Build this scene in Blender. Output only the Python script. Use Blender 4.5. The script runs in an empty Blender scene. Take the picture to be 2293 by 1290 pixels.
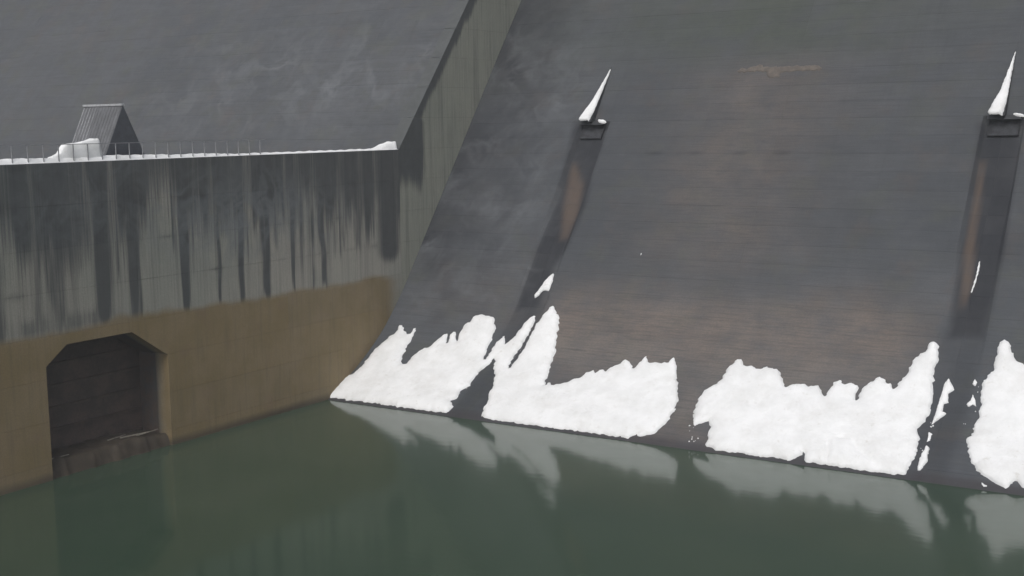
import bpy, bmesh, math, random
import numpy as np
from mathutils import Vector, Matrix
from mathutils.geometry import delaunay_2d_cdt
from mathutils.kdtree import KDTree
random.seed(7); rng = np.random.default_rng(7)
S = bpy.context.scene
COL = S.collection

# ------------------------------------------------------------------ camera
cam_d = bpy.data.cameras.new('camera'); cam = bpy.data.objects.new('camera', cam_d); COL.objects.link(cam)
Xc = Vector((0.84543, 0.5339, -0.01396)); Yc = -Vector((0.05788, -0.11757, -0.99138)); Zc = -Vector((-0.53094, 0.83733, -0.1303))
M = Matrix((Xc, Yc, Zc)).transposed().to_4x4(); M.translation = (65.569, -75.247, 21.915)
cam.matrix_world = M
cam_d.sensor_width = 36.0; cam_d.lens = 36.0 * 2770.46 / 2293.0
cam_d.clip_start = 0.5; cam_d.clip_end = 2000
S.camera = cam
S.render.resolution_x = 1024; S.render.resolution_y = 576

# ------------------------------------------------------------------ sky, sun, exposure
SUN_EL, SUN_AZ = math.radians(50), math.radians(168)      # azimuth clockwise from +Y
w = bpy.data.worlds.new('World'); S.world = w; w.use_nodes = True
nt = w.node_tree; nt.nodes.clear()
sky = nt.nodes.new('ShaderNodeTexSky'); sky.sky_type = 'NISHITA'; sky.sun_disc = False
sky.sun_elevation = SUN_EL; sky.sun_rotation = SUN_AZ; sky.air_density = 1.0; sky.dust_density = 4.0; sky.ozone_density = 1.0
hs = nt.nodes.new('ShaderNodeHueSaturation'); hs.inputs['Saturation'].default_value = 0.35
bg = nt.nodes.new('ShaderNodeBackground'); bg.inputs['Strength'].default_value = 0.10
wo = nt.nodes.new('ShaderNodeOutputWorld')
nt.links.new(sky.outputs[0], hs.inputs['Color']); nt.links.new(hs.outputs[0], bg.inputs['Color']); nt.links.new(bg.outputs[0], wo.inputs['Surface'])
sd = bpy.data.lights.new('sun', 'SUN'); sd.energy = 1.0; sd.angle = math.radians(25); sd.color = (1.0, 0.97, 0.93)
sun = bpy.data.objects.new('sun', sd); COL.objects.link(sun)
dirv = Vector((math.sin(SUN_AZ)*math.cos(SUN_EL), math.cos(SUN_AZ)*math.cos(SUN_EL), math.sin(SUN_EL)))
sun.rotation_euler = dirv.to_track_quat('Z', 'Y').to_euler(); sun.location = (0, -60, 80)
S.view_settings.view_transform = 'Standard'; S.view_settings.look = 'None'
S.view_settings.exposure = 0.42; S.view_settings.gamma = 1.0; S.view_settings.use_curve_mapping = False

# ------------------------------------------------------------------ traced outlines, metres: (x along the dam, height z) on the spillway face
POLY = {
'A':[(-0.24,0.09),(-0.13,1.47),(0.22,1.55),(0.49,2.03),(0.44,3.02),(0.8,3.77),(1.22,4.28),(1.56,4.72),(1.49,5.05),(1.72,5.14),(2.1,4.92),(2.87,4.49),(3.08,4.57),(3.1,4.92),(3.26,5.04),(3.42,4.65),(3.6,4.15),(3.43,3.79),(3.69,3.37),(3.63,3.13),(4.24,2.54),(4.65,2.63),(4.69,3.05),(4.98,3.46),(5.35,3.71),(5.7,3.83),(6.11,4.29),(6.29,4.65),(6.56,4.86),(6.85,4.69),(7.01,4.2),(7.22,4.21),(7.05,4.76),(7.14,5.03),(7.46,4.95),(7.74,4.5),(8.01,4.39),(7.83,5.08),(7.89,5.54),(8.34,5.77),(8.4,6.17),(8.92,6.34),(9.25,6.46),(9.73,6.32),(10.41,6.3),(10.71,5.79),(11.08,5.46),(11.13,4.95),(11.17,4.39),(11.44,3.39),(11.65,3.34),(11.74,4.16),(11.81,4.56),(12.04,5.07),(12.11,5.17),(12.32,4.96),(12.5,4.55),(12.78,4.57),(12.99,4.92),(13.35,5.61),(13.48,6.07),(13.8,6.32),(14.09,6.63),(14.25,6.57),(14.31,6.09),(14.29,5.29),(14.15,4.39),(14.03,3.58),(14.12,3.01),(14.28,3.02),(14.43,3.61),(14.54,4.42),(14.53,5.25),(14.59,5.82),(14.76,6.47),(15.2,7.21),(15.45,7.36),(15.79,7.12),(16.42,6.58),(16.74,5.97),(17.05,5.01),(17.49,4.1),(17.6,3.47),(17.94,2.74),(18.17,2.22),(18.37,2.48),(18.67,2.31),(19.65,2.5),(20.12,2.72),(20.67,2.98),(21.01,3.28),(21.34,3.44),(21.68,3.3),(21.84,3.45),(22.14,3.56),(22.45,3.44),(22.85,3.81),(23.27,3.98),(23.5,4.31),(23.79,4.27),(24.23,4.05),(24.49,3.77),(24.71,3.89),(24.8,4.26),(25.06,4.62),(25.47,4.26),(25.84,4.26),(25.93,4.35),(26.23,4.29),(26.41,4.22),(27.03,4.35),(27.19,4.55),(27.36,4.76),(27.76,4.21),(28.44,3.32),(28.9,2.77),(29.21,2.21),(29.3,1.67),(29.27,1.11),(28.96,0.73),(28.83,0.5),(28.45,0.42),(28.17,0.35),(27.91,0.25),(27.58,0.38),(27.47,0.24),(27.3,0.04),(26.67,0.01),(25.65,0.01),(24.77,-0.0),(24.02,0.02),(22.63,-0.0),(21.21,0.01),(19.72,0.03),(17.79,0.03),(15.57,0.03),(14.69,0.21),(14.48,0.59),(14.29,1.14),(13.92,1.52),(13.96,1.82),(13.35,2.34),(13.33,2.53),(12.74,2.97),(12.62,3.36),(12.32,3.51),(12.25,3.13),(11.87,2.73),(11.69,2.07),(11.81,1.65),(11.31,1.4),(11.58,0.97),(11.16,0.84),(11.87,0.53),(11.58,0.12),(9.94,0.12),(8.0,0.08),(5.45,0.09),(2.81,0.09),(1.04,0.05)],
'B':[(30.96,1.43),(30.66,2.06),(30.66,2.51),(30.75,2.99),(31.31,3.34),(31.61,3.65),(31.68,4.29),(31.95,4.61),(32.13,4.95),(32.56,4.98),(32.83,4.62),(33.15,4.59),(33.45,4.67),(33.85,4.49),(34.13,4.51),(34.43,4.72),(34.94,4.62),(35.46,4.51),(35.77,4.35),(35.96,4.08),(36.34,3.62),(36.72,3.78),(37.27,3.82),(37.68,3.91),(37.96,3.78),(38.65,3.86),(38.93,3.71),(39.37,3.37),(39.44,3.7),(39.68,4.15),(40.02,4.35),(40.4,4.05),(40.77,4.19),(41.31,4.13),(41.42,4.02),(41.27,3.66),(41.43,3.33),(41.52,3.41),(41.57,3.88),(41.84,4.32),(42.21,4.48),(42.43,4.75),(42.91,4.61),(43.13,4.43),(43.29,4.47),(43.67,4.08),(43.9,4.56),(44.28,4.95),(44.42,5.61),(44.55,5.99),(45.03,6.4),(45.2,7.0),(45.46,7.12),(45.76,6.88),(45.96,6.1),(45.94,5.29),(46.1,4.45),(46.24,4.12),(46.41,3.22),(46.28,2.58),(45.96,2.2),(46.25,1.93),(46.39,1.47),(46.36,0.74),(46.24,0.21),(45.51,0.14),(43.97,0.11),(42.43,0.08),(40.23,0.07),(39.88,0.12),(39.56,0.57),(38.97,0.1),(38.34,0.06),(35.54,0.05),(33.73,0.1),(33.46,0.16),(32.8,0.34),(32.76,0.69),(32.41,0.92),(32.63,1.14),(32.12,1.42),(31.75,1.3),(31.3,1.14)],
'C':[(46.93,5.01),(47.28,4.67),(47.51,4.4),(47.19,4.16),(47.35,3.67),(47.1,3.58),(47.14,3.24),(47.43,3.13),(47.18,2.91),(46.72,2.51),(46.73,3.2),(46.74,3.9),(46.76,4.63)],
'D':[(46.81,1.57),(47.07,1.47),(47.08,1.17),(47.24,0.88),(47.09,0.63),(47.02,0.44),(46.78,0.44),(46.69,0.95)],
'E':[(46.68,2.2),(46.91,2.11),(46.98,1.79),(46.77,1.71)],
'F':[(48.57,5.1),(48.78,4.91),(48.71,4.67),(48.48,4.79)],
'G':[(48.66,4.28),(48.92,3.97),(49.09,3.62),(48.84,3.71),(48.61,3.55),(48.45,3.72),(48.63,3.93)],
'H':[(49.93,7.52),(49.62,7.26),(49.53,6.63),(49.54,5.61),(49.08,5.04),(49.08,4.46),(49.3,3.98),(49.4,3.17),(49.23,2.48),(49.15,1.84),(49.55,1.28),(50.16,0.75),(50.8,0.52),(51.36,0.32),(52.02,0.18),(52.27,0.31),(52.35,0.51),(52.64,0.52),(52.93,0.34),(53.94,0.34),(55.63,0.32),(57.48,0.44),(56.55,3.23),(55.46,4.9),(54.37,5.29),(53.61,5.18),(52.44,5.75),(51.36,6.06),(50.88,6.43),(50.47,6.78),(50.22,7.3)],
'I':[(50.61,0.36),(50.81,0.24),(51.16,0.18),(50.79,0.11)],
'J':[(14.37,9.88),(14.52,9.14),(14.45,8.53),(13.91,8.5),(13.69,8.15),(13.41,7.9),(13.27,8.13),(13.55,8.65),(13.74,9.17),(14.05,9.63)],
'K':[(47.40,12.25),(47.50,11.75),(47.42,11.18),(47.36,10.6),(47.28,10.2),(47.20,10.25),(47.28,10.94),(47.33,11.59),(47.33,12.08)],
'L':[(21.67,11.7),(21.76,11.62),(21.74,11.5),(21.66,11.52)],
'crackB':[(40.99,1.29),(42.27,1.36),(43.0,0.85),(44.39,0.37)],
'crackB2':[(40.71,1.16),(41.37,0.08)],
'dep':[(25.11,26.28),(26.98,26.63),(28.02,26.44),(32.01,26.43),(32.53,26.16),(32.44,25.94),(30.26,25.98),(29.14,25.91),(29.18,25.5),(28.11,25.5),(27.8,26.0),(25.18,26.05)],
'rustL':[(11.75,19.18),(12.55,19.18),(14.2,17.32),(14.83,14.8),(14.81,12.32),(13.62,12.1),(12.37,15.46),(11.79,18.05)],
'darkL':[(10.91,22.35),(14.02,22.3),(14.88,19.93),(14.77,18.07),(15.38,15.52),(14.95,11.98),(14.22,10.22),(14.12,7.18),(12.03,6.73),(11.81,8.39),(11.77,11.86),(11.93,15.46),(11.44,19.18)],
'rustR':[(45.88,19.22),(46.43,19.22),(46.66,17.05),(46.88,14.05),(47.32,10.6),(47.01,9.18),(46.61,9.15),(46.13,12.85),(45.99,16.12)],
'darkR':[(45.31,21.86),(48.54,21.81),(48.75,19.23),(48.92,16.18),(49.06,12.96),(48.9,10.68),(48.67,7.38),(46.26,7.21),(45.92,11.67),(45.81,15.21),(45.63,19.22)],
'dry':[(27.7,5.01),(28.4,5.07),(30.58,2.33),(31.45,1.0),(33.67,0.05),(27.69,0.03),(29.45,1.17),(29.01,2.7)],
'gap':[(46.04,6.92),(49.42,7.17),(49.11,4.37),(48.82,1.69),(50.21,0.26),(46.6,0.09),(47.08,2.59)],
}

# ------------------------------------------------------------------ helpers
def tag(o, label=None, cat=None, group=None, kind=None):
    for k, v in (('label', label), ('category', cat), ('group', group), ('kind', kind)):
        if v: o[k] = v
    return o
def obj(name, me, mat=None, parent=None):
    o = bpy.data.objects.new(name, me); COL.objects.link(o)
    if mat is not None and not me.materials: me.materials.append(mat)
    if parent is not None: o.parent = parent
    return o
def empty(name, loc=(0, 0, 0)):
    o = bpy.data.objects.new(name, None); COL.objects.link(o); o.location = loc; o.empty_display_size = .5
    return o
def mesh(name, v, f, smooth=False, attrs=None):
    me = bpy.data.meshes.new(name); me.from_pydata([tuple(map(float, p)) for p in v], [], f); me.update()
    if smooth: me.polygons.foreach_set('use_smooth', [True]*len(me.polygons))
    for k, a in (attrs or {}).items():
        at = me.attributes.new(k, 'FLOAT', 'POINT'); at.data.foreach_set('value', np.asarray(a, dtype=np.float32))
    return me
class MB:
    def __init__(s): s.v = []; s.f = []
    def box(s, x0, x1, y0, y1, z0, z1):
        b = len(s.v); s.v += [(x, y, z) for z in (z0, z1) for y in (y0, y1) for x in (x0, x1)]
        s.f += [[b+i for i in q] for q in ((0,2,3,1),(4,5,7,6),(0,1,5,4),(2,6,7,3),(0,4,6,2),(1,3,7,5))]
        return s
    def tube(s, a, b, r0, r1=None, n=8):
        a = Vector(a); b = Vector(b); r1 = r0 if r1 is None else r1
        d = (b-a).normalized(); u = d.orthogonal().normalized(); w_ = d.cross(u); k = len(s.v)
        for p, r in ((a, r0), (b, r1)):
            for i in range(n):
                t = 2*math.pi*i/n; s.v.append(tuple(p+u*math.cos(t)*r+w_*math.sin(t)*r))
        s.f += [[k+i, k+(i+1) % n, k+n+(i+1) % n, k+n+i] for i in range(n)] + [[k+i for i in range(n)][::-1], [k+n+i for i in range(n)]]
        return s
    def hexa(s, p):     # 8 points ordered like box
        b = len(s.v); s.v += [tuple(q) for q in p]
        s.f += [[b+i for i in q] for q in ((0,2,3,1),(4,5,7,6),(0,1,5,4),(2,6,7,3),(0,4,6,2),(1,3,7,5))]
        return s
    def build(s, name, mat, parent=None, bevel=0):
        me = mesh(name, s.v, s.f)
        bm = bmesh.new(); bm.from_mesh(me); bmesh.ops.recalc_face_normals(bm, faces=bm.faces)
        if bevel: bmesh.ops.bevel(bm, geom=list(bm.edges), offset=bevel, segments=2, affect='EDGES', profile=.5)
        bm.to_mesh(me); bm.free()
        return obj(name, me, mat, parent)

# spillway profile y -> z, bucket at the foot, then 1 : 0.8
_py = np.array([-9,-6,-3.2,0,3.8,5.75,7.6,10.2,12.3,14.4,17.4,20.2,25.8,30.6,70]); _pz = np.array([-2.6,-2.2,-1.3,0,2.11,3.4,4.85,7.6,10.35,13.1,17.0,20.7,28.0,34.1,84])
Yd = np.linspace(-8, 69, 1541); Zd = np.interp(Yd, _py, _pz)
k = np.exp(-np.linspace(-2, 2, 61)**2); k /= k.sum(); Zs = np.convolve(np.pad(Zd, 30, mode='edge'), k, 'valid'); Zs[:30] = Zd[:30]; Zs[-30:] = Zd[-30:]
Zs = np.maximum.accumulate(Zs + np.arange(len(Zs))*1e-7)
Sd = np.concatenate([[0], np.cumsum(np.hypot(np.diff(Yd), np.diff(Zs)))])
def Yz(z): return np.interp(z, Zs, Yd)
def Sz(z): return np.interp(z, Zs, Sd)
def Ys(s): return np.interp(s, Sd, Yd)
def Zof(s): return np.interp(s, Sd, Zs)
Ny = np.gradient(Zs, Sd); Nz = np.gradient(Yd, Sd)      # outward normal = (-dz/ds, dy/ds)
def nrm(s): return -np.interp(s, Sd, Ny), np.interp(s, Sd, Nz)

def sst(a, b, x): t = np.clip((x-a)/(b-a), 0, 1); return t*t*(3-2*t)
def pdist(P, poly):         # signed distance (negative inside), P (n,2)
    P = np.asarray(P, float); q = np.asarray(poly, float); d = np.full(len(P), 1e9); ins = np.zeros(len(P), bool)
    for i in range(len(q)):
        a, b = q[i], q[(i+1) % len(q)]; e = b-a; w_ = P-a
        t = np.clip((w_@e)/(e@e+1e-12), 0, 1); d = np.minimum(d, np.hypot(*(w_-t[:, None]*e).T))
        c = ((a[1] > P[:, 1]) != (b[1] > P[:, 1])); xx = a[0]+(P[:, 1]-a[1])*e[0]/(e[1] if abs(e[1]) > 1e-9 else 1e-9)
        ins ^= c & (P[:, 0] < xx)
    return np.where(ins, -d, d)
def lined(P, pl):
    P = np.asarray(P, float); d = np.full(len(P), 1e9)
    for a, b in zip(np.array(pl[:-1]), np.array(pl[1:])):
        e = b-a; w_ = P-a; t = np.clip((w_@e)/(e@e), 0, 1); d = np.minimum(d, np.hypot(*(w_-t[:, None]*e).T))
    return d
_lat = rng.random((64, 64))
def vnoise(x, y):
    x = np.asarray(x, float); y = np.asarray(y, float); xi = np.floor(x).astype(int); yi = np.floor(y).astype(int); fx = x-xi; fy = y-yi
    fx = fx*fx*(3-2*fx); fy = fy*fy*(3-2*fy); g = lambda a, b: _lat[a % 64, b % 64]
    return (g(xi, yi)*(1-fx)+g(xi+1, yi)*fx)*(1-fy)+(g(xi, yi+1)*(1-fx)+g(xi+1, yi+1)*fx)*fy
def fbm(x, y, o=4):
    s = 0; a = .5
    for i in range(o): s = s+a*vnoise(x*2**i+i*17.3, y*2**i+i*9.1); a *= .5
    return s/(1-.5**o)

# ------------------------------------------------------------------ materials
class NT:
    def __init__(s, name):
        s.m = bpy.data.materials.new(name); s.m.use_nodes = True; s.t = s.m.node_tree; s.b = s.t.nodes['Principled BSDF']
        tc = s.t.nodes.new('ShaderNodeTexCoord'); s.co = tc.outputs['Object']
    def n(s, t, **kw):
        o = s.t.nodes.new('ShaderNode'+t)
        for k_, v in kw.items(): setattr(o, k_, v)
        return o
    def link(s, a, b): s.t.links.new(a, b)
    def put(s, sock, v):
        if isinstance(v, bpy.types.NodeSocket): s.link(v, sock)
        elif isinstance(v, (tuple, list)): sock.default_value = tuple(v)+(1,) if len(v) == 3 and sock.type == 'RGBA' else v
        else: sock.default_value = v
    def map(s, scale, loc=(0, 0, 0)):
        m = s.n('Mapping'); s.link(s.co, m.inputs['Vector']); m.inputs['Scale'].default_value = scale; m.inputs['Location'].default_value = loc; return m.outputs[0]
    def noise(s, scale, detail=4, rough=.55, vec=None, dist=0):
        o = s.n('TexNoise'); o.inputs['Scale'].default_value = scale; o.inputs['Detail'].default_value = detail; o.inputs['Roughness'].default_value = rough; o.inputs['Distortion'].default_value = dist
        s.link(vec if vec is not None else s.co, o.inputs['Vector']); return o.outputs['Fac']
    def rng(s, v, a, b, c=0, d=1):
        o = s.n('MapRange', interpolation_type='SMOOTHSTEP'); s.put(o.inputs['Value'], v)
        for i, x in zip(('From Min', 'From Max', 'To Min', 'To Max'), (a, b, c, d)): o.inputs[i].default_value = x
        return o.outputs['Result']
    def math(s, op, a, b=0.0):
        o = s.n('Math', operation=op); s.put(o.inputs[0], a); s.put(o.inputs[1], b); return o.outputs[0]
    def mix(s, f, a, b, mode='MIX'):
        o = s.n('Mix', data_type='RGBA', blend_type=mode); s.put(o.inputs['Factor'], f); s.put(o.inputs['A'], a); s.put(o.inputs['B'], b); return o.outputs['Result']
    def attr(s, name):
        o = s.n('Attribute', attribute_name=name); return o.outputs['Fac']
    def bump(s, h, strength=.3, dist=.05):
        o = s.n('Bump'); o.inputs['Strength'].default_value = strength; o.inputs['Distance'].default_value = dist; s.link(h, o.inputs['Height']); s.link(o.outputs[0], s.b.inputs['Normal'])
    def done(s, col, rough=.8, spec=.5):
        s.put(s.b.inputs['Base Color'], col); s.put(s.b.inputs['Roughness'], rough); s.put(s.b.inputs['Specular IOR Level'], spec); return s.m

def face_concrete():        # dam and spillway faces
    N = NT('dam_concrete')
    big = N.noise(.09, 5, .6); med = N.noise(.45, 6, .65); fine = N.noise(9, 4, .7)
    hor = N.noise(1.0, 5, .65, N.map((.10, .6, 3.2))); vert = N.noise(1.0, 5, .6, N.map((1.7, .06, .08)))
    c = N.mix(N.rng(big, .35, .65), (.056, .063, .074), (.078, .084, .095))
    c = N.mix(N.math('MULTIPLY', N.rng(med, .45, .75), .45), c, (.104, .106, .104))
    c = N.mix(N.math('MULTIPLY', N.rng(hor, .38, .62, 1, 0), .40), c, (.055, .060, .066))
    c = N.mix(N.math('MULTIPLY', N.rng(vert, .50, .74), .35), c, (.045, .049, .055))
    cell = N.noise(.33, 5, .6, N.map((1, 1, 1), (31, 7, 3)))
    c = N.mix(N.math('MULTIPLY', N.rng(cell, .50, .68), .55), c, (.074, .080, .068))
    c = N.mix(N.math('MULTIPLY', N.rng(N.noise(.27, 5, .65, N.map((1, 1, 1), (5, 27, 13))), .52, .70), .5), c, (.088, .075, .070))
    c = N.mix(N.math('MULTIPLY', N.rng(N.noise(2.6, 5, .7, N.map((.5, 1, 1.6))), .55, .8), .4), c, (.115, .118, .122))
    c = N.mix(N.math('MULTIPLY', N.attr('green'), N.rng(N.noise(.3, 5), .3, .6, .25, .8)), c, (.066, .078, .056))
    c = N.mix(N.math('MULTIPLY', N.attr('brown'), N.rng(N.noise(.55, 6, .7, N.map((.6, .5, .9))), .15, .8, .15, .95)), c, (.172, .138, .116))
    c = N.mix(N.math('MULTIPLY', N.attr('pale'), N.rng(med, .3, .7, .4, 1.0)), c, (.20, .185, .17))
    rid = N.math('ABSOLUTE', N.math('SUBTRACT', N.noise(.26, 4, .5, None, .7), .5))
    rid2 = N.math('ABSOLUTE', N.math('SUBTRACT', N.noise(.5, 4, .5, N.map((1, 1, 1), (9, 4, 2)), .5), .5))
    wisp = N.math('MULTIPLY', N.math('ADD', N.rng(rid, 0, .12, .9, 0), N.rng(rid2, 0, .10, .3, 0)), N.rng(N.noise(.25, 3), .35, .65, .2, 1))
    c = N.mix(N.math('MULTIPLY', N.rng(N.noise(1.0, 4, .75, N.map((.35, 2, 11))), .42, .68), .45), c, (.040, .044, .049))
    c = N.mix(N.rng(fine, .3, .7, .0, .35), c, (.042, .046, .051))
    c = N.mix(N.math('MULTIPLY', N.attr('dark'), N.rng(N.noise(.8, 5, .6, N.map((2.2, .4, .4))), .25, .6, .9, 1.0)), c, (.014, .016, .021))
    c = N.mix(N.math('MULTIPLY', N.math('MULTIPLY', N.attr('web'), .5), wisp), c, (.15, .16, .172))
    c = N.mix(N.math('MULTIPLY', N.attr('rust'), N.rng(med, .25, .6, .6, 1)), c, (.082, .060, .047))
    c = N.mix(N.math('MULTIPLY', N.attr('wet'), .9), c, (.035, .032, .036))
    inf = N.n('ObjectInfo').outputs['Random']
    c = N.mix(N.math('MULTIPLY', inf, .05), c, (.13, .13, .13))
    h = N.math('ADD', N.math('MULTIPLY', med, .8), N.math('MULTIPLY', fine, .25)); N.bump(h, .35, .06)
    return N.done(c, N.rng(med, .3, .7, .62, .85), .35)
def wall_concrete():
    N = NT('wall_concrete')
    big = N.noise(.12, 5, .6); med = N.noise(.6, 6, .65); fine = N.noise(10, 4, .7)
    streak = N.noise(1.0, 6, .7, N.map((1, 2.1, .06))); sfine = N.noise(1.0, 5, .7, N.map((1, 7.5, .16)))
    c = N.mix(N.rng(big, .35, .65), (.350, .330, .290), (.285, .290, .255))
    c = N.mix(N.math('MULTIPLY', N.rng(med, .45, .7), .4), c, (.300, .280, .250))
    c = N.mix(N.math('MULTIPLY', N.attr('green'), .8), c, (.285, .300, .245))
    c = N.mix(N.math('MULTIPLY', N.rng(sfine, .48, .70), N.math('MULTIPLY', N.attr('run'), .75)), c, (.050, .055, .056))
    c = N.mix(N.math('MULTIPLY', N.rng(streak, .47, .66), N.math('MULTIPLY', N.attr('run'), .8)), c, (.055, .061, .064))
    dn = N.math('ADD', N.math('MULTIPLY', N.attr('dark'), 1.15), N.math('MULTIPLY', N.math('SUBTRACT', sfine, .5), .9))
    c = N.mix(N.math('MULTIPLY', N.rng(dn, .25, .95), .92), c, (.046, .052, .058))
    tan = N.mix(N.rng(N.noise(.35, 5), .35, .65), (.215, .160, .076), (.245, .185, .100))
    tan = N.mix(N.math('MULTIPLY', N.rng(N.noise(1, 5, .6, N.map((1, 3.5, .22))), .45, .75), .35), tan, (.120, .096, .060))
    tan = N.mix(N.math('MULTIPLY', N.rng(N.noise(.5, 5), .55, .75), .5), tan, (.200, .135, .085))
    c = N.mix(N.rng(N.math('ADD', N.attr('tan'), N.math('MULTIPLY', N.math('SUBTRACT', med, .5), .35)), .15, .85), c, tan)
    rid = N.math('ABSOLUTE', N.math('SUBTRACT', N.noise(.35, 4, .5, None, .8), .5))
    rid2 = N.math('ABSOLUTE', N.math('SUBTRACT', N.noise(.7, 4, .5, N.map((1, 1, 1), (5, 4, 2)), .5), .5))
    c = N.mix(N.math('MULTIPLY', N.attr('web'), N.math('ADD', N.rng(rid, 0, .13, .7, 0), N.rng(rid2, 0, .10, .3, 0))), c, (.17, .185, .195))
    c = N.mix(N.math('MULTIPLY', N.attr('wet'), .8), c, (.050, .040, .030))
    c = N.mix(N.rng(fine, .3, .7, 0, .25), c, (.06, .06, .055))
    inf = N.n('ObjectInfo').outputs['Random']
    c = N.mix(N.math('MULTIPLY', inf, .12), c, (.17, .165, .15))
    h = N.math('ADD', N.math('MULTIPLY', med, .7), N.math('MULTIPLY', fine, .3)); N.bump(h, .3, .05)
    return N.done(c, N.rng(med, .3, .7, .6, .85), .35)
def simple(name, col, rough=.8, var=.3, scale=2., metallic=0., bump=.2, col2=None):
    N = NT(name); a = N.noise(scale, 5, .6); b_ = N.noise(scale*7, 4, .6)
    c2 = col2 or tuple(x*(1-var) for x in col)
    c = N.mix(N.rng(a, .35, .65), col, c2); c = N.mix(N.rng(b_, .4, .8, 0, var), c, tuple(x*.5 for x in col))
    N.bump(b_, bump, .02); N.b.inputs['Metallic'].default_value = metallic
    return N.done(c, rough)
def snow_mat():
    N = NT('snow'); a = N.noise(.7, 5, .6); b_ = N.noise(5, 5, .65); d = N.noise(2.2, 5, .7, N.map((1, 1, 1), (3, 1, 7)))
    c = N.mix(N.rng(a, .35, .7), (.77, .78, .79), (.70, .71, .715))
    c = N.mix(N.math('MULTIPLY', N.rng(N.noise(.5, 6, .7, N.map((1, 1, 1), (8, 3, 5))), .45, .7), .45), c, (.60, .60, .59))
    c = N.mix(N.math('MULTIPLY', N.rng(d, .58, .74), .5), c, (.52, .51, .48))
    N.bump(N.math('ADD', N.math('MULTIPLY', a, .7), N.math('MULTIPLY', b_, .3)), .5, .25)
    N.b.inputs['Subsurface Weight'].default_value = 0.0
    return N.done(c, .9, .2)
def water_mat():
    N = NT('green_water'); a = N.noise(.05, 4, .6); b_ = N.noise(.28, 5, .65, None, 1.0)
    c = N.mix(N.rng(a, .35, .65), (.031, .053, .035), (.042, .065, .044))
    c = N.mix(N.math('MULTIPLY', N.rng(b_, .5, .8), .35), c, (.058, .074, .056))
    r1 = N.noise(1.0, 3, .5, N.map((.9, 1.6, 1))); r2 = N.noise(1.0, 3, .5, N.map((.22, .34, 1)))
    N.bump(N.math('ADD', N.math('MULTIPLY', r1, .35), r2), .07, .10)
    N.b.inputs['IOR'].default_value = 1.33
    return N.done(c, .10, .5)
MAT = dict(face=face_concrete(), wall=wall_concrete(), snow=snow_mat(), water=water_mat(),
    core=simple('joint_concrete', (.04, .042, .045), .9), steel=simple('grey_painted_steel', (.26, .265, .28), .7, .2, 3, 0),
    roof=simple('weathered_sheet_roof', (.145, .150, .160), .55, .25, 1.2, .2), ridge=simple('pale_ridge_metal', (.42, .43, .45), .6, .3, 4, 0),
    rib=simple('frosted_rib', (.34, .35, .37), .6, .45, 2.2), gable=simple('shaded_gable_boards', (.070, .076, .090), .8, .3, 1.5),  # gable: the shade on this end is put into its base colour
    ground=simple('backfill_gravel', (.10, .10, .095), .95), mud=simple('brown_silt', (.055, .042, .028), .8, .35, 1.1, 0, .5),
    gate=simple('rusty_gate_steel', (.050, .040, .034), .75, .4, .8, 0, .3, (.085, .060, .050)), lining=simple('stained_lining', (.085, .062, .050), .8, .35, .7, 0, .3, (.062, .062, .064)),
    wood=simple('grey_driftwood', (.24, .22, .18), .9, .4, 5), hood=simple('dark_hood_concrete', (.034, .037, .042), .8, .4, 1.3, 0, .5),
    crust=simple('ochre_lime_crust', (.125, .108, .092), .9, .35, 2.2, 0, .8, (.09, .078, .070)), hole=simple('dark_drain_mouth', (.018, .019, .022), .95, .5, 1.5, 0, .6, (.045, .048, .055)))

# ------------------------------------------------------------------ SETTING
def sheet(name, x0, x1, y0, y1, z, mat, n=1):
    me = mesh(name, [(x0, y0, z), (x1, y0, z), (x1, y1, z), (x0, y1, z)], [[0, 1, 2, 3]]); o = obj(name, me, mat); o['kind'] = 'structure'; return o
sheet('riverbed', -400, 600, -700, 40, -4, MAT['mud'])
sheet('water', -0.2, 600, -700, 4, 0, MAT['water'])
sheet('ground_behind_wall', -400, -1.35, -700, 34, 18, MAT['ground'])

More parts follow.
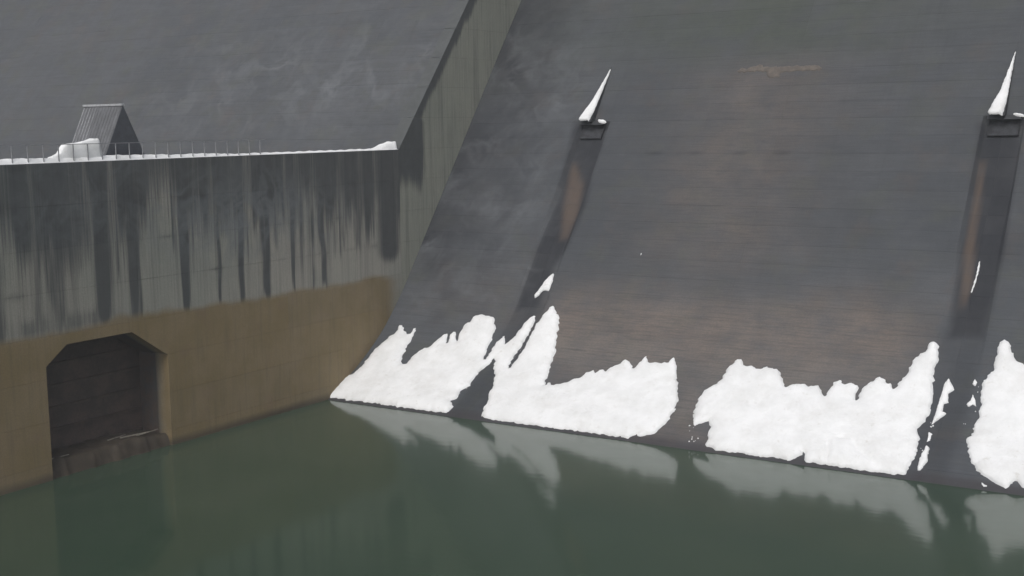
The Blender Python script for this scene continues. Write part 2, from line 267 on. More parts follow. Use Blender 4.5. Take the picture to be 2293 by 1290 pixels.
# ------------------------------------------------------------------ DAM: lifts of concrete, each a part
dam = tag(empty('concrete_dam', (0, 20, 0)), 'huge dark concrete dam face with a wide sloping spillway above the green pool', 'dam')
dam.location = (0, 0, 0)
LZ = [0.54+1.35*i for i in range(-2, 31)]
GR = [(11.75, 14.75), (45.75, 48.75)]                 # shallow drain channels running down from the outlet hoods
def groove(x, z):
    d = np.zeros_like(x)
    for a, b in GR:
        m = sst(a, a+.16, x)*(1-sst(b-.16, b, x)); d = d+m*(.10+.45*sst(11, 18, z))*sst(4.5, 8, z)*(1-sst(21.9, 22.1, z))
    return d
def face_attrs(x, z):
    P = np.stack([x, z], 1); n1 = fbm(x*.35+3, z*.5); n2 = fbm(x*.9, z*.25+40)
    A = {}
    dk = .75*np.exp(-((z-19.44)/.13)**2)*sst(15, 19, x)*(1-sst(31, 36, x))*vnoise(x*.8, z*0)
    for key, wd in (('darkL', .5), ('darkR', .5)):
        d = pdist(P, POLY[key]); dk = np.maximum(dk, (1-sst(-wd, .35, d))*1.0)
    for a, b in GR:     # fades on below the traced stain to the water
        m = sst(a-.3, a+.5, x)*(1-sst(b-.5, b+.3, x))*(1-sst(7, 10, z))*.38; dk = np.maximum(dk, m*(.5+n2))
    dk = np.maximum(dk, .72*(1-sst(3.0, 14, x+6*(n1-.5)))*(x > -.5)*sst(5, 12, z+(n1-.5)*8)*(.5+n1))  # training wall's soft shade on the strip beside it, painted into the colour
    dk = np.maximum(dk, .26*(x > -.5)*sst(6, 14, z+(n1-.5)*6))
    A['dark'] = dk
    A['rust'] = np.maximum((1-sst(-.75, .0, pdist(P, POLY['rustL']))), .9*(1-sst(-.35, .1, pdist(P, POLY['rustR']))))
    br = np.exp(-((x-27.5)/6.5)**2)*sst(8, 14, z)*(1-sst(25, 29, z))*.75
    lo = 1.4*sst(13.0, 17, x)*(1-sst(41, 47, x+2*(n1-.5)))*np.exp(-((z-6.0-(x-13)*.02)/2.6)**2)
    dry = (1-sst(-.6, 1.2, pdist(P, POLY['dry'])))*.7
    left = np.exp(-((x-8)/5)**2)*np.exp(-((z-7.8)/2)**2)*.3
    A['brown'] = np.where(x < -1, .05, np.clip(np.maximum.reduce([br, lo, dry, left])*(.55+.9*n1), 0, 1))
    A['pale'] = np.where(x < -1, 0, .55*np.clip((1-sst(-.5, 1.2, pdist(P, [(16, 5.2), (44, 5.0), (40, 3), (30, 1.5), (28, 3.5), (20, 3)])))*n1*1.1, 0, 1))
    A['green'] = np.where(x > 0, 1.2*sst(25, 30, z+2*(n1-.5))*np.exp(-((x-26)/13)**2)+.5*np.exp(-((x-3)/6)**2)*sst(22, 30, z), .12*n1)
    w1 = (1-sst(8, 15, x))*(np.exp(-((z-12)/5.5)**2)+.7*np.exp(-((z-25)/7)**2))
    w2 = np.where(x < -1, np.exp(-((x+24)/26)**2)*np.exp(-((z-27)/6)**2), 0)
    A['web'] = np.clip((w1*(x > -1)*.8+w2*.8)*(.5+n1), 0, 1)
    A['wet'] = np.where(x > 0, (1-sst(.15, .42, z+.15*(n1-.5)))*.9, 0)
    return A
def lift_mesh(x0, x1, z0, z1, dx=.3, nr=5, depth=.04):
    g = .0035
    nx = max(2, int(round((x1-x0)/dx))); xs = np.linspace(x0+g, x1-g, nx+1); off = 0.006*(random.random()-.5)
    for a, b in GR:
        for e in (a, a+.16, b-.16, b):
            if x0+.1 < e < x1-.1: xs = np.append(xs, e)
    xs = np.unique(np.round(xs, 4)); nx = len(xs)-1
    s0, s1 = Sz(z0)+g, Sz(z1)-g; ss = np.linspace(s0, s1, nr+1)
    X, SS = np.meshgrid(xs, ss); X = X.ravel(); SS = SS.ravel(); ny, nz = nrm(SS); Z0 = Zof(SS)
    d = -groove(X, Z0)+off if x0 >= 0 else np.full(len(X), off)
    V = np.stack([X, Ys(SS)+ny*d, Z0+nz*d], 1); n = nx+1
    F = [[j*n+i, j*n+i+1, (j+1)*n+i+1, (j+1)*n+i] for j in range(nr) for i in range(nx)]
    at = face_attrs(X, Z0)
    # edges run back into the joint
    ring = [i for i in range(n)]+[j*n+nx for j in range(1, nr+1)]+[nr*n+i for i in range(nx-1, -1, -1)]+[j*n for j in range(nr-1, 0, -1)]
    k0 = len(V); ny2, nz2 = nrm(SS[ring]); V = np.vstack([V, V[ring], np.stack([X[ring], V[ring, 1]-ny2*depth, V[ring, 2]-nz2*depth], 1)])
    m = len(ring); F += [[k0+(i+1) % m, k0+i, k0+m+i, k0+m+(i+1) % m] for i in range(m)]
    at = {k_: np.concatenate([a, a[ring], a[ring]]) for k_, a in at.items()}
    me = mesh('concrete_lift', V, F, attrs=at); me.polygons.foreach_set('use_smooth', [i < nr*nx for i in range(len(F))]); return me
SB = [0.004, 13.25, 30.25, 47.25, 64.25, 81.25]
LB = [-1.32-15.0*i for i in range(0, 8)]
for i in range(len(LZ)-1):
    for j in range(len(SB)-1):
        if j == 4 and LZ[i] > 30: continue
        obj('concrete_lift', lift_mesh(SB[j], SB[j+1], LZ[i], LZ[i+1]), MAT['face'], dam)
    if LZ[i] > 16:
        for j in range(len(LB)-1):
            obj('concrete_lift', lift_mesh(LB[j+1], LB[j], LZ[i], LZ[i+1], .6, 3), MAT['face'], dam)
# solid mass behind the lifts and the plain face above the frame
zs = np.linspace(-2.1, 60, 80)
V = []; F = []
for x in (-240., 140.):
    V += [(x, float(Yz(z))+.75, z-.05) for z in zs] + [(x, 62, 60), (x, 62, -2.1)]
n = len(zs)+2
F = [[i, (i+1) % n, n+(i+1) % n, n+i] for i in range(n)]+[list(range(n))[::-1], list(range(n, 2*n))]
obj('dam_core', mesh('dam_core', V, F), MAT['core'], dam)
def face_strip(x0, x1, z0, z1, nx=30, nz=24):
    xs = np.linspace(x0, x1, nx+1); zz = np.linspace(z0, z1, nz+1); X, Z = np.meshgrid(xs, zz); X = X.ravel(); Z = Z.ravel(); n = nx+1
    return mesh('upper_face', np.stack([X, Yz(Z), Z], 1), [[j*n+i, j*n+i+1, (j+1)*n+i+1, (j+1)*n+i] for j in range(nz) for i in range(nx)], True, face_attrs(X, Z))
obj('upper_face', face_strip(LB[-1], 140, LZ[-1]+.02, 60), MAT['face'], dam)
obj('side_face', face_strip(-240, LB[-1]-.02, 17, 60), MAT['face'], dam)
obj('side_face', face_strip(SB[-1]+.02, 140, -2, 41), MAT['face'], dam)

# ------------------------------------------------------------------ TRAINING WALL
wall = tag(empty('training_wall'), 'tall streaked concrete training wall with a tan lower band, left of the spillway', 'wall')
WT = -1.3
def wtop(y): return np.where(y <= 10.25, 20.0, np.minimum(20.0+(y-10.25)*1.205, 60))
OPEN = [(-26.55, 0), (-26.45, 7.3), (-24.85, 8.5), (-19.62, 8.5), (-16.6, 6.45), (-16.58, 0)]
def otop(y): return np.interp(y, [-26.5, -24.85, -19.62, -16.6], [7.3, 8.5, 8.5, 6.45])
STREAKS = [(-29.6, .5, 20, 8.9, .6), (-28.3, .3, 20, 9, .35), (-26.78, .25, 18, 8.7, .55), (-25.2, .55, 20, 9.3, .75), (-23.6, .35, 20, 13, .5), (-21.7, .65, 20, 10.2, .95), (-20.9, .2, 17, 10.5, .5),
  (-19.15, .36, 20, 9.4, 1.0), (-18.65, .16, 19, 9.3, .6), (-14.5, .36, 20, 9.0, 1.1), (-13.7, .14, 19, 11.2, .5), (-11.4, .16, 19, 9.2, .8), (-9.1, .28, 20, 9.4, 1.0), (-6.6, .42, 20, 9.6, .9), (-5.4, .2, 19, 12, .5),
  (-3.55, .2, 20, 9.2, .95), (-2.6, .25, 20, 10.5, .6), (-1.3, .22, 20, 10.5, .65), (-.05, .30, 20, 9.4, .95), (1.4, .2, 19, 11, .5), (2.6, .3, 20, 12, .6), (4.4, .5, 20, 11.5, .6), (6.0, .35, 20, 12.5, .6)]
STREAKS += [(float(y), .12+.15*random.random(), 20, 11+4*random.random(), .3+.4*random.random()) for y in np.arange(-60, -30, 1.7)]
def wall_attrs(y, z):
    n1 = fbm(y*.35+5, z*.3); n2 = fbm(y*1.6, z*.12+9); A = {}
    left = y <= 10.25
    dk = np.zeros(len(y))
    for c0, hw, zt, zb, st in STREAKS:
        zb = 8.4 if zb < 10.7 else zb
        u = y-c0+.25*(vnoise(z*.35+c0, y*0)-.5); wv = hw*(1.15+.5*sst(9, 19, z))
        dk = np.maximum(dk, st*(.95+.5*(vnoise(y*3.1+c0, z*.5)-.4))*np.exp(-np.abs(u/wv)**3)*sst(zb-.8, zb+1.4, z+1.6*(vnoise(y*6+3, z*0)-.5)))
    for q in range(70):
        c0 = -60+q*1.0+.6*math.sin(q*7.3); zb = 9.5+5*abs(math.sin(q*3.7)); hw = .06+.07*abs(math.sin(q*1.9)); dk = np.maximum(dk, (.45+.4*abs(math.sin(q*5.1)))*np.exp(-((y-c0)/hw)**2)*sst(zb, zb+2.5, z))
    for zj in WZ: dk = np.maximum(dk, .55*vnoise(y*.6+zj, y*0)*np.exp(-((z-zj)/.09)**2)*sst(9.5, 10, z))
    top = (.62+.5*vnoise(y*1.9+7, z*.05))*sst(12.0, 18.0, z+4.5*(n2-.5)+2.5*np.exp(-((y+24)/4)**2)-2.8*np.exp(-((y+16.6)/1.7)**2)+1.6*sst(-2, 6, y))*.88
    corner = np.exp(-((y-8.6)/1.7)**2)*sst(9.4, 11.5, z)*1.0
    foot = .55*(1-sst(.2, 1.5, np.abs(z-9.9)))*(1-sst(-21, -16, y))*n1*1.7
    d_l = np.maximum.reduce([dk, top, corner, foot])
    edge = z-wtop(y)    # <=0 distance below the sloping crown
    d_r = np.maximum(.95*(1-sst(13.2, 14.6, y+.8*(n2-.5)))*(1-sst(22.5, 22.9, z))*sst(15, 18.5, z+2*(n2-.5)), .95*sst(-2.4, -.5, edge+1.2*(n2-.5)))
    A['dark'] = np.clip(np.where(left, d_l, d_r), 0, 1.2)
    A['run'] = np.where(left, .35+.65*sst(10, 17, z), .5)
    A['tan'] = (1-sst(8.7, 9.9, z+.6*(n1-.5)-.25*np.exp(-((y+20)/4)**2)))*(1-.75*sst(6.5, 10.5, y))
    A['green'] = np.where(left, .35*n1, .9)
    A['web'] = np.where(left, np.exp(-((y+8)/9)**2)*np.exp(-((z-15.5)/3)**2)+.4*np.exp(-((y+24)/8)**2)*sst(13, 17, z), .1)*(.5+n1)*.9
    A['wet'] = (1-sst(.1, .45, z+.2*(n1-.5)))
    return A
def patch(V, F, A, y0, y1, za, zb, x1, dy=.1):
    ny = max(1, int(round((y1-y0)/dy))); nz = max(2, int(round(float(np.max(zb)-np.min(za))/.45)) if not callable(za) else 6)
    ys = np.linspace(y0, y1, ny+1); lo = za(ys) if callable(za) else np.full(ny+1, za); hi = zb(ys) if callable(zb) else np.full(ny+1, zb)
    hi = np.maximum(hi, lo+1e-3); t = np.linspace(0, 1, nz+1)
    Y = np.repeat(ys[None], nz+1, 0); Z = lo[None]*(1-t[:, None])+hi[None]*t[:, None]; n = ny+1; b = sum(map(len, V))
    X = np.full(Y.size, x1); f = np.stack([X, Y.ravel(), Z.ravel()], 1); at = wall_attrs(Y.ravel(), Z.ravel())
    F += [[b+j*n+i, b+j*n+i+1, b+(j+1)*n+i+1, b+(j+1)*n+i] for j in range(nz) for i in range(ny)]
    ring = [i for i in range(n)]+[j*n+ny for j in range(1, nz+1)]+[nz*n+i for i in range(ny-1, -1, -1)]+[j*n for j in range(nz-1, 0, -1)]
    k0 = b+len(f); bk = f[ring].copy(); bk[:, 0] = WT; m = len(ring)
    F += [[b+ring[(i+1) % m], b+ring[i], k0+i, k0+(i+1) % m] for i in range(m)] + [[k0+i for i in range(m)][::-1]]
    V.append(np.vstack([f, bk]))
    for k_ in at:
        q_ = at[k_][ring].copy()
        if k_ == 'dark': q_ = np.where((f[ring, 1] > 10.3) & (f[ring, 2] > 20), .95, q_)
        jm = (f[ring, 1] > -26.62) & (f[ring, 1] < -16.55) & (f[ring, 2] < 8.6)
        if k_ == 'tan': q_ = np.where(jm, .35, q_)
        if k_ == 'dark': q_ = np.where(jm, .8, q_)
        A.setdefault(k_, []).append(np.concatenate([at[k_], q_]))
WY = [-120.65, -106.1, -91.55, -77.1, -62.55, -48.0, -33.45, -18.9, -4.35, 10.2, 24.75, 39.3]; WZ = [-3, 1.1, 3.8, 6.5, 9.2, 11.95, 14.65, 17.35, 20.0, 22.72, 25.42, 28.1, 30.8, 33.5, 36.2, 38.9, 41.6]
g = .005
for i in range(len(WY)-1):
    for j in range(len(WZ)-1):
        y0, y1, z0, z1 = WY[i]+g, WY[i+1]-g, WZ[j]+g, WZ[j+1]-g
        off = .010*(random.random()-.5)
        if z0 >= 19.9 and i < 9: continue
        if i >= 9 and (z1 < float(Yz(0)) or z1 < np.interp(y0, Yd, Zs)-1): continue
        V, F, A = [], [], {}
        cuts = [y0]+[c for c in (-26.5, -24.85, -19.62, -16.6) if y0 < c < y1]+[y1]
        for a, b in zip(cuts[:-1], cuts[1:]):
            mid = (a+b)/2
            if -26.5 < mid < -16.6:
                if z1 <= float(min(otop(a), otop(b)))+.08: continue
                if z1 < 8.49:      # chamfers: only where the lift clears the opening
                    yy = np.linspace(a, b, 400); ok = yy[otop(yy) < z1-.02]; a, b = float(ok[0]), float(ok[-1])
                lo = (lambda ys, z0=z0, z1=z1: np.minimum(np.maximum(z0, otop(ys)), z1)) if z0 < 8.5 else z0
                patch(V, F, A, a, b, lo, z1 if not callable(lo) else (lambda ys, z1=z1: np.full(len(ys), z1)), off)
            elif i >= 9 and z1 > 20.1:
                yst = 10.25+(z0-20.0)/1.205; a2 = a
                b2 = min(b, 1e9)
                if y0 > yst+20: pass
                if float(wtop(np.array(b2))) <= z0: continue
                ystart = a; 
                # the crown rises with y: start where it clears the bottom of this lift
                bb = b2
                hi = (lambda ys, z0=z0, z1=z1: np.clip(wtop(ys), z0, z1))
                a3 = max(a, yst)
                # keep only what stands in front of the spillway surface
                yend = min(bb, float(Yz(z1))+1.5)
                if yend-a3 < .1: continue
                patch(V, F, A, a3, yend, (lambda ys, z0=z0: np.full(len(ys), z0)), hi, off)
            else:
                yend = b if i < 9 else min(b, float(Yz(z1))+1.5)
                if yend-a < .1: continue
                patch(V, F, A, a, yend, z0, z1, off)
        if V:
            me = mesh('wall_panel', np.vstack(V), F, attrs={k_: np.concatenate(a) for k_, a in A.items()}); obj('wall_panel', me, MAT['wall'], wall)
# dark filler behind the joints
mb = MB(); mb.box(WT+.1, -.05, -120, -26.6, -3, 19.9); mb.box(WT+.1, -.05, -16.5, 10, -3, 19.9); mb.box(WT+.1, -.05, -26.7, -16.4, 8.62, 19.9)
mb.box(WT+.1, -.05, 9.9, 12.2, -3, 19.9)
for q in range(16):
    z_ = 21+q*1.35; y_ = 10.25+(z_-20)/1.205+.8; mb.box(WT+.1, -.05, y_, y_+9.5, z_-7+.01*q, z_)
mb.build('joint_filler', MAT['core'], wall)
# opening: lining, gate and sill
opening = MB()
xi, xo = -2.95, WT+.02
pts = [(-26.5, -1), (-26.5, 7.3), (-24.85, 8.5), (-19.62, 8.5), (-16.6, 6.45), (-16.6, -1)]
lin = []
for (ya, za), (yb, zb) in zip(pts[:-1], pts[1:]):
    cy, cz = -21.5, 3.5
    def outp(y, z): d = Vector((y-cy, z-cz)); d = d*(1+.6/d.length); return d.x+cy, d.y+cz
    oa, ob = outp(ya, za), outp(yb, zb)
    opening.hexa([(xi, ya, za), (xo, ya, za), (xi, oa[0], oa[1]), (xo, oa[0], oa[1]), (xi, yb, zb), (xo, yb, zb), (xi, ob[0], ob[1]), (xo, ob[0], ob[1])])
opening.build('opening_lining', MAT['lining'], wall)
gt = MB().box(xi-.25, xi, -27.2, -16, -1, 9.2).build('gate', MAT['gate'], wall)
for q in range(5): MB().box(xi+.004, xi+.16, -26.3, -16.75, .9+1.45*q, 1.06+1.45*q).build('gate_girder', MAT['gate'], gt)
gx_, gy_ = np.linspace(xi+.02, .10, 14), np.linspace(-26.47, -16.63, 46); XX, YY = np.meshgrid(gx_, gy_); XX = XX.ravel(); YY = YY.ravel()
hh = 1.02+.45*(fbm(XX*1.3+2, YY*1.1)-.5)+.25*(fbm(XX*4, YY*4+7)-.5); hh = hh-1.7*sst(-.55, .1, XX+.55*(fbm(YY*1.7, YY*0+4)-.5))-.25*sst(-19, -16.8, YY)
sill = mesh('silt_ledge', np.stack([XX, YY, hh], 1), [[j_*14+i_, j_*14+i_+1, (j_+1)*14+i_+1, (j_+1)*14+i_] for j_ in range(45) for i_ in range(13)], True)
obj('silt_ledge', sill, MAT['mud'], wall)
for (a, b, r) in (((-1.3, -20.0, 1.12), (-.9, -17.9, 1.14), .07), ((-1.5, -20.9, 1.14), (-1.7, -19.2, 1.14), .045), ((-1.0, -18.9, 1.06), (-.7, -17.2, 1.22), .04), ((-1.0, -26.2, 1.10), (-.8, -24.6, 1.14), .05)):
    o = MB().tube(a, b, r, r*.6, 7).build('driftwood_stick', MAT['wood'])
    tag(o, None, 'stick', 'driftwood on the silt ledge in the wall opening')
    DW = globals().setdefault('DW', []); DW.append(o)
for o, l in zip(DW, ('longest pale driftwood stick across the right half of the silt ledge in the wall opening', 'short pale driftwood stick left of the longest one in the wall opening', 'thin driftwood stick leaning up nearest the right jamb of the opening', 'lone driftwood stick at the left jamb of the wall opening')): o['label'] = l

# ------------------------------------------------------------------ SNOW on the spillway face
def grid_mound(name, poly, thick, to_world, step=.22, jag=.05, dens=.16, cracks=(), soft=.35, mat=None):
    q = []
    P = np.array(poly, float)
    for i in range(len(P)):
        a, b = P[i], P[(i+1) % len(P)]; L = np.hypot(*(b-a)); k_ = max(1, int(L/dens))
        for t in range(k_): q.append(a+(b-a)*t/k_)
    q = np.array(q); jj = rng.normal(0, jag, q.shape); jj = (jj+np.roll(jj, 1, 0)*.6)/1.2
    q = q+jj
    lo, hi = q.min(0), q.max(0)
    gx, gy = np.meshgrid(np.arange(lo[0], hi[0], step), np.arange(lo[1], hi[1], step)); G = np.stack([gx.ravel(), gy.ravel()], 1)+rng.uniform(-.3, .3, (gx.size, 2))*step
    d = pdist(G, q); G = G[d < -step*.35]
    for off in (.35, .8):       # rings that give the rim its roundness
        c = q.copy(); t = np.roll(q, -2, 0)-np.roll(q, 2, 0); nn = np.stack([-t[:, 1], t[:, 0]], 1); nn /= np.maximum(np.hypot(*nn.T), 1e-6)[:, None]
        area = np.sum(q[:, 0]*np.roll(q[:, 1], -1)-np.roll(q[:, 0], -1)*q[:, 1]); sgn = 1 if area > 0 else -1
        c = c+nn*sgn*step*off*.8; dd = pdist(c, q); G = np.vstack([G, c[dd < -step*off*.6]])
    allp = [Vector(p) for p in np.vstack([q, G])]; nb = len(q)
    vs, es, fs, *_ = delaunay_2d_cdt(allp, [(i, (i+1) % nb) for i in range(nb)], [list(range(nb))], 1, 1e-5)
    W = np.array([tuple(v) for v in vs]); kd = KDTree(nb)
    D = -np.minimum(pdist(W, q), 0)
    h = thick*(1-np.exp(-D/soft))*(.62+.7*fbm(W[:, 0]*.8+11, W[:, 1]*.8)) + .05*(fbm(W[:, 0]*2.6, W[:, 1]*2.6)-.5)*sst(0, .4, D)
    for c in cracks: h = h-.20*np.exp(-(lined(W, c)/.13)**2)*sst(0, .3, D)
    h = np.where(D < 1e-4, -.03, h+.035)
    V = to_world(W[:, 0], W[:, 1], h)
    F = [list(f) if True else f for f in fs]
    # rim skirt for real thickness: boundary copied back into the face
    me = mesh(name, V, F, True)
    bm = bmesh.new(); bm.from_mesh(me); bmesh.ops.recalc_face_normals(bm, faces=bm.faces)
    bm.normal_update(); s_ = sum((f.normal.y < 0 or f.normal.z > 0) and 1 or -1 for f in bm.faces)
    if s_ < 0: bmesh.ops.reverse_faces(bm, faces=bm.faces)
    bm.to_mesh(me); bm.free()
    return obj(name, me, mat or MAT['snow'])
def on_face(x, s, h):
    ny, nz = nrm(s); return np.stack([x, Ys(s)+ny*h-0*x, Zof(s)+nz*h], 1)
def face_poly(key): return [(x, float(Sz(max(z, .13)))) for x, z in POLY[key]]
NOTES = {
 'A': ('long jagged snow sheet in the wall corner at the foot of the spillway', .30), 'B': ('widest smooth white snow sheet with a creased lower right corner at the waterline', .36),
 'C': ('narrow ragged snow strip right of the tall peak of the widest sheet', .16), 'D': ('small pale snow sliver just above the water below the narrow strip', .15), 'E': ('tiny snow fleck between the narrow strip and the sliver below it', .08),
 'F': ('small round snow fleck left of the sheet cut by the right edge', .09), 'G': ('small forked snow fleck under the round one', .09), 'H': ('tall snow sheet cut off by the right edge of the picture', .34),
 'I': ('tiny snow fleck at the waterline under the right-hand sheet', .08), 'J': ('small pointed snow patch high in the left drain streak', .13), 'K': ('thin vertical snow thread high in the right drain streak', .07), 'L': ('faint isolated snow speck in the middle of the bare spillway', .05)}
for key, (lab, th) in NOTES.items():
    small = th < .2; pl = face_poly(key)
    cr = [[(x, float(Sz(max(z, .1)))) for x, z in POLY[c]] for c in ('crackB', 'crackB2')] if key == 'B' else ()
    if key in 'JK': tw = lambda x, s, h: on_face(x, s, h-groove(x, Zof(s))+.02)
    else: tw = on_face
    o = grid_mound('snow_patch', pl, th, tw, .11 if small else .24, .014 if small else .05, .10 if small else .13, cr, .12 if small else .3)
    tag(o, lab, 'snow patch', 'snow left on the spillway face')
# crumbs of broken snow beside the ragged edges
mb = MB()
for cx, cz, n_, sx, sz in ((11.2, 1.6, 16, .35, .4), (13.9, 3.4, 16, .3, .6), (31.3, 1.2, 14, .3, .4), (46.85, 2.0, 12, .15, .6), (31.9, .5, 6, .3, .1), (27.9, .5, 6, .5, .1), (48.9, 3.6, 6, .2, .8)):
    for q in range(n_):
        x = cx+rng.normal(0, sx); sq = float(Sz(max(.25, cz+rng.normal(0, sz)))); r_ = .03+.05*random.random()**2; c_ = on_face(np.array([x]), np.array([sq]), np.array([.02]))[0]
        ny_, nz_ = nrm(sq); e1 = Vector((1, 0, 0)); e3 = Vector((0, float(ny_), float(nz_))); e2 = e3.cross(e1); c_ = Vector(c_)
        k0 = len(mb.v)
        for t_ in range(6): a_ = t_*math.pi/3+random.random()*.5; rr = r_*(.7+.7*random.random()); mb.v.append(tuple(c_+e1*math.cos(a_)*rr+e2*math.sin(a_)*rr*1.2-e3*.03))
        mb.v.append(tuple(c_+e3*r_*.7)); mb.f += [[k0+t_, k0+(t_+1) % 6, k0+6] for t_ in range(6)]
o = mb.build('snow_crumbs', MAT['snow']); tag(o, 'scattered crumbs of snow beside the ragged edges of the snow sheets', 'snow', None, 'stuff')
# lime crust
o = grid_mound('lime_crust', face_poly('dep'), .05, on_face, .15, .05, .12, (), .15, MAT['crust']); o.parent = dam

# ------------------------------------------------------------------ OUTLET HOODS
def hood(x, z0=22.2, z1=27.0, label='', slab=''):
    r = tag(empty('outlet_hood', (x, float(Yz(z0)), z0)), label, 'drain hood', 'drain outlet hoods on the spillway')
    loc = r.location
    V = []; n = 8
    for i in range(n+1):
        t = i/n; z = z1+(z0-z1)*t; y = float(Yz(z)); hw = .03+.5*t; p = .05+.8*t**1.1
        V += [(x-hw*1.05-loc.x, y+.6-loc.y, z-loc.z), (x-hw-loc.x, y-p-loc.y, z-loc.z+.12*t), (x+hw*.4-loc.x, y-p-loc.y, z-loc.z-.10*t), (x+hw*.45-loc.x, y+.6-loc.y, z-loc.z)]
    F = [[a+4*i, b+4*i, b+4*i+4, a+4*i+4] for i in range(n) for a, b in ((0, 1), (1, 2), (2, 3), (3, 0))]+[[0, 1, 2, 3], [4*n, 4*n+1, 4*n+2, 4*n+3][::-1]]
    me = mesh('hood_wedge', V, F); bm = bmesh.new(); bm.from_mesh(me); bmesh.ops.recalc_face_normals(bm, faces=bm.faces); bm.to_mesh(me); bm.free()
    obj('hood_wedge', me, MAT['hood'], r)
    # frame of the drain mouth
    def at(dx, z, p): return (x+dx-loc.x, float(Yz(z))-p-loc.y, z-loc.z)
    zt, zb = z0-.02, 19.45
    def member(x0, x1, za, zb_, p, name, m):
        mb = MB(); mb.hexa([at(x0, za, p), at(x1, za, p), at(x0, za, -.6), at(x1, za, -.6), at(x0, zb_, p*1.0), at(x1, zb_, p), at(x0, zb_, -.6), at(x1, zb_, -.6)]); return mb.build(name, m, r, .03)
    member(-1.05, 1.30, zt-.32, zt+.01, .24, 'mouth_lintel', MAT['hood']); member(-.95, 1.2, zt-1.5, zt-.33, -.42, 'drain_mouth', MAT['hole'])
    # snow resting along the wedge
    def tw(u, s, h): 
        t = np.clip((z1-s)/(z1-z0), 0, 1); y = Yz(s); return np.stack([x+u, y-.05-.8*t**1.1-.02-h*.75, s+.12*t*(u < 0)+h*.65], 1)
    sp = grid_mound('snow_spike', [(0.02, z1+.02), (-.42, z0+1.8), (-.95, z0+.08), (-.75, z0-.08), (.10, z0-.05), (.18, z0+.8), (.12, z0+2.6)], .16, tw, .09, .012, .1, (), .1)
    tag(sp, slab, 'snow patch', 'snow spikes above the drain outlets')
    return r
hood(12.95, label='left dark drain hood on the spillway, nearer the training wall', slab='slim white snow spike on the left drain hood, tilting right')
hood(47.15, label='right dark drain hood on the spillway, near the right picture edge', slab='tall white snow spike on the right drain hood near the picture edge')
def lump(cx, z, rx, rz, label):
    def tw(u, s, h): return np.stack([u, Yz(s)-.28-h*.6, s+h*.8], 1)
    o = grid_mound('snow_lump', [(cx+rx*math.cos(a)*(1+.2*random.random()), z-.22*rx*math.cos(a)+rz*math.sin(a)) for a in np.linspace(0, 2*math.pi, 10)[:-1]], .12, tw, .08, .01, .08, (), .08)
    tag(o, label, 'snow patch', 'snow lumps on the drain lintels')
lump(14.05, 22.15, .42, .13, 'small snow lump on the lintel right of the left snow spike'); lump(48.3, 22.15, .38, .10, 'small snow lump on the lintel right of the right snow spike')

# ------------------------------------------------------------------ WALL CROWN: snow, railing
def crown_h(y):
    h = .30+.10*(fbm(y*.6, y*0+3)-.5)*2
    h = np.where(y > -10, .13+.05*(fbm(y*.9, y*0)-.5), h); h = np.where((y > -15.5) & (y < -10), h*.8, h)
    return np.clip(h, .07, .6)
def snow_run(name, y0, y1, hf, x0=-1.28, x1=-.02, dy=.12, nx=7, label='', taper=.18):
    ys = np.arange(y0, y1+dy, dy); ts = np.linspace(0, 1, nx+1); V = []; 
    for i, y in enumerate(ys):
        e = min(1, (y-y0)/taper, (y1-y)/taper if y < y1 else 0); e = max(e, 0.02)
        h = float(hf(np.array([y]))[0])*math.sqrt(e)
        for t in ts:
            xx = x0+(x1-x0)*t; prof_ = min(1, (4*t*(1-t)*2.2))**.5 if 0 < t < 1 else 0
            V.append((xx, y, 20.0-.01+h*prof_+.02*math.sin(y*5+t*9)*prof_))
    n = nx+1; F = [[i*n+j, i*n+j+1, (i+1)*n+j+1, (i+1)*n+j][::-1] for i in range(len(ys)-1) for j in range(nx)]
    me = mesh(name, V, F, True); bm = bmesh.new(); bm.from_mesh(me); bmesh.ops.recalc_face_normals(bm, faces=bm.faces)
    if sum(f.normal.z for f in bm.faces) < 0: bmesh.ops.reverse_faces(bm, faces=bm.faces)
    bm.to_mesh(me); bm.free(); o = obj(name, me, MAT['snow']); return o
o = snow_run('snow_ridge', -118, 10.2, crown_h); tag(o, 'long thin line of snow along the top of the training wall', 'snow ridge')
def drift1(y): return np.interp(y, [-24.9, -24.2, -23.95, -23.75, -22.7, -21.6, -21.15, -21.1], [.32, .58, .95, 1.15, 1.20, 1.46, 1.44, .3])
o = snow_run('snow_drift', -24.9, -21.05, drift1, -.85, -.16, .08, 9, '', .06); tag(o, 'big white snow pile behind the railing in front of the steep hut', 'snow pile')
def drift2(y): return np.interp(y, [7.7, 9.0, 9.9, 10.2], [.12, .48, .68, .70])
o = snow_run('snow_drift', 7.7, 10.22, drift2, -1.22, -.10, .08, 8, '', .05); tag(o, 'small wedge of snow at the right end of the wall top', 'snow pile')
rail = tag(empty('handrail', (-.09, -20, 20)), 'thin grey steel railing standing in the snow on the wall top', 'railing')
rail.location = (-.09, -20, 20)
pm = MB().box(-.026, .026, -.026, .026, -.02, 1.10).build('railing_post', MAT['steel'], rail); first = True
for q in range(46):
    y = -57+1.12*q
    if y > -6.0: break
    if first: pm.location = (0, y+20, 0); first = False
    else: c = pm.copy(); COL.objects.link(c); c.parent = rail; c.location = (0, y+20, 0)
MB().box(-.02, .02, -37.2, 14, 1.102, 1.145).build('top_rail', MAT['steel'], rail)

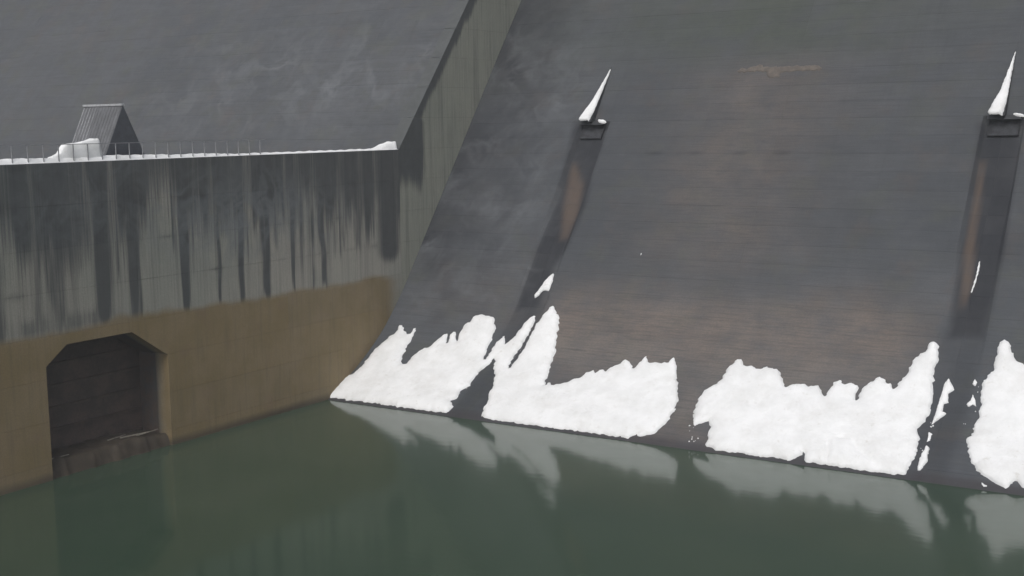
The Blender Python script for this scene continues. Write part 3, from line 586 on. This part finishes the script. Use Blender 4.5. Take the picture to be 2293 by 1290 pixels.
# ------------------------------------------------------------------ STEEP HUT behind the wall
hut = tag(empty('roofed_hut', (-5, -16.8, 18)), 'steep grey ribbed A-shaped hut behind the wall with a dark gable end', 'hut')
x0, x1, yr, zr, zb = -6.95, -3.0, 1.2-1.2, 5.72, 0.0
def rp(x, side, z, out=0.): # point on the roof plane
    k_ = (zr-z)/3.52*1.74; return (x+5, side*(k_+out), z)
for side, nm in ((-1, 'front_roof'), (1, 'rear_roof')):
    MB().hexa([rp(x0, side, zb), rp(x1, side, zb), rp(x0, side, zb, -.12), rp(x1, side, zb, -.12), rp(x0, side, zr), rp(x1, side, zr), (x0+5, side*-.0+side*.001, zr-.12), (x1+5, side*.001, zr-.12)]).build(nm, MAT['roof'], hut)
nrib = 13
for q in range(nrib):
    xx = x0+.12+(x1-x0-.24)*q/(nrib-1)
    a, b = Vector(rp(xx, -1, zb+.1, .015)), Vector(rp(xx, -1, zr-.16, .015))
    MB().tube(a, b, .035, .035, 6).build('roof_rib', MAT['rib'] if q < 5 else MAT['roof'], hut)
MB().box(x0+4.93, x1+5.05, -.12, .12, zr-.10, zr+.05).build('ridge_cap', MAT['ridge'], hut, .02)
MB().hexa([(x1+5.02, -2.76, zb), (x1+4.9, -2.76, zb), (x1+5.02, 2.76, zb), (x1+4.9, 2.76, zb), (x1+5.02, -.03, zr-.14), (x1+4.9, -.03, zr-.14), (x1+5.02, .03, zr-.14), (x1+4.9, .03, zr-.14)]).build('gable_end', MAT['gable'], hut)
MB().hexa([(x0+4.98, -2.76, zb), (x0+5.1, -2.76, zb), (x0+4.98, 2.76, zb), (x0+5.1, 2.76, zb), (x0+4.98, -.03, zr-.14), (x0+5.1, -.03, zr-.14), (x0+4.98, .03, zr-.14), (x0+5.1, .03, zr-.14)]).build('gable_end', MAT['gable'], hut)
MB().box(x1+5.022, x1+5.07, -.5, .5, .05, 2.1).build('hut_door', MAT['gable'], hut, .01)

# ------------------------------------------------------------------ AIR: thin winter mist between the camera and the dam
hz = MB().box(-300, 200, -760, 60, -5, 61).build('haze', None); hz['kind'] = 'stuff'
hm = bpy.data.materials.new('mist'); hm.use_nodes = True; ht = hm.node_tree; ht.nodes.clear()
pv = ht.nodes.new('ShaderNodeVolumePrincipled'); pv.inputs['Color'].default_value = (.92, .95, 1, 1); pv.inputs['Density'].default_value = .0005
mo = ht.nodes.new('ShaderNodeOutputMaterial'); ht.links.new(pv.outputs[0], mo.inputs['Volume']); hz.data.materials.clear(); hz.data.materials.append(hm)
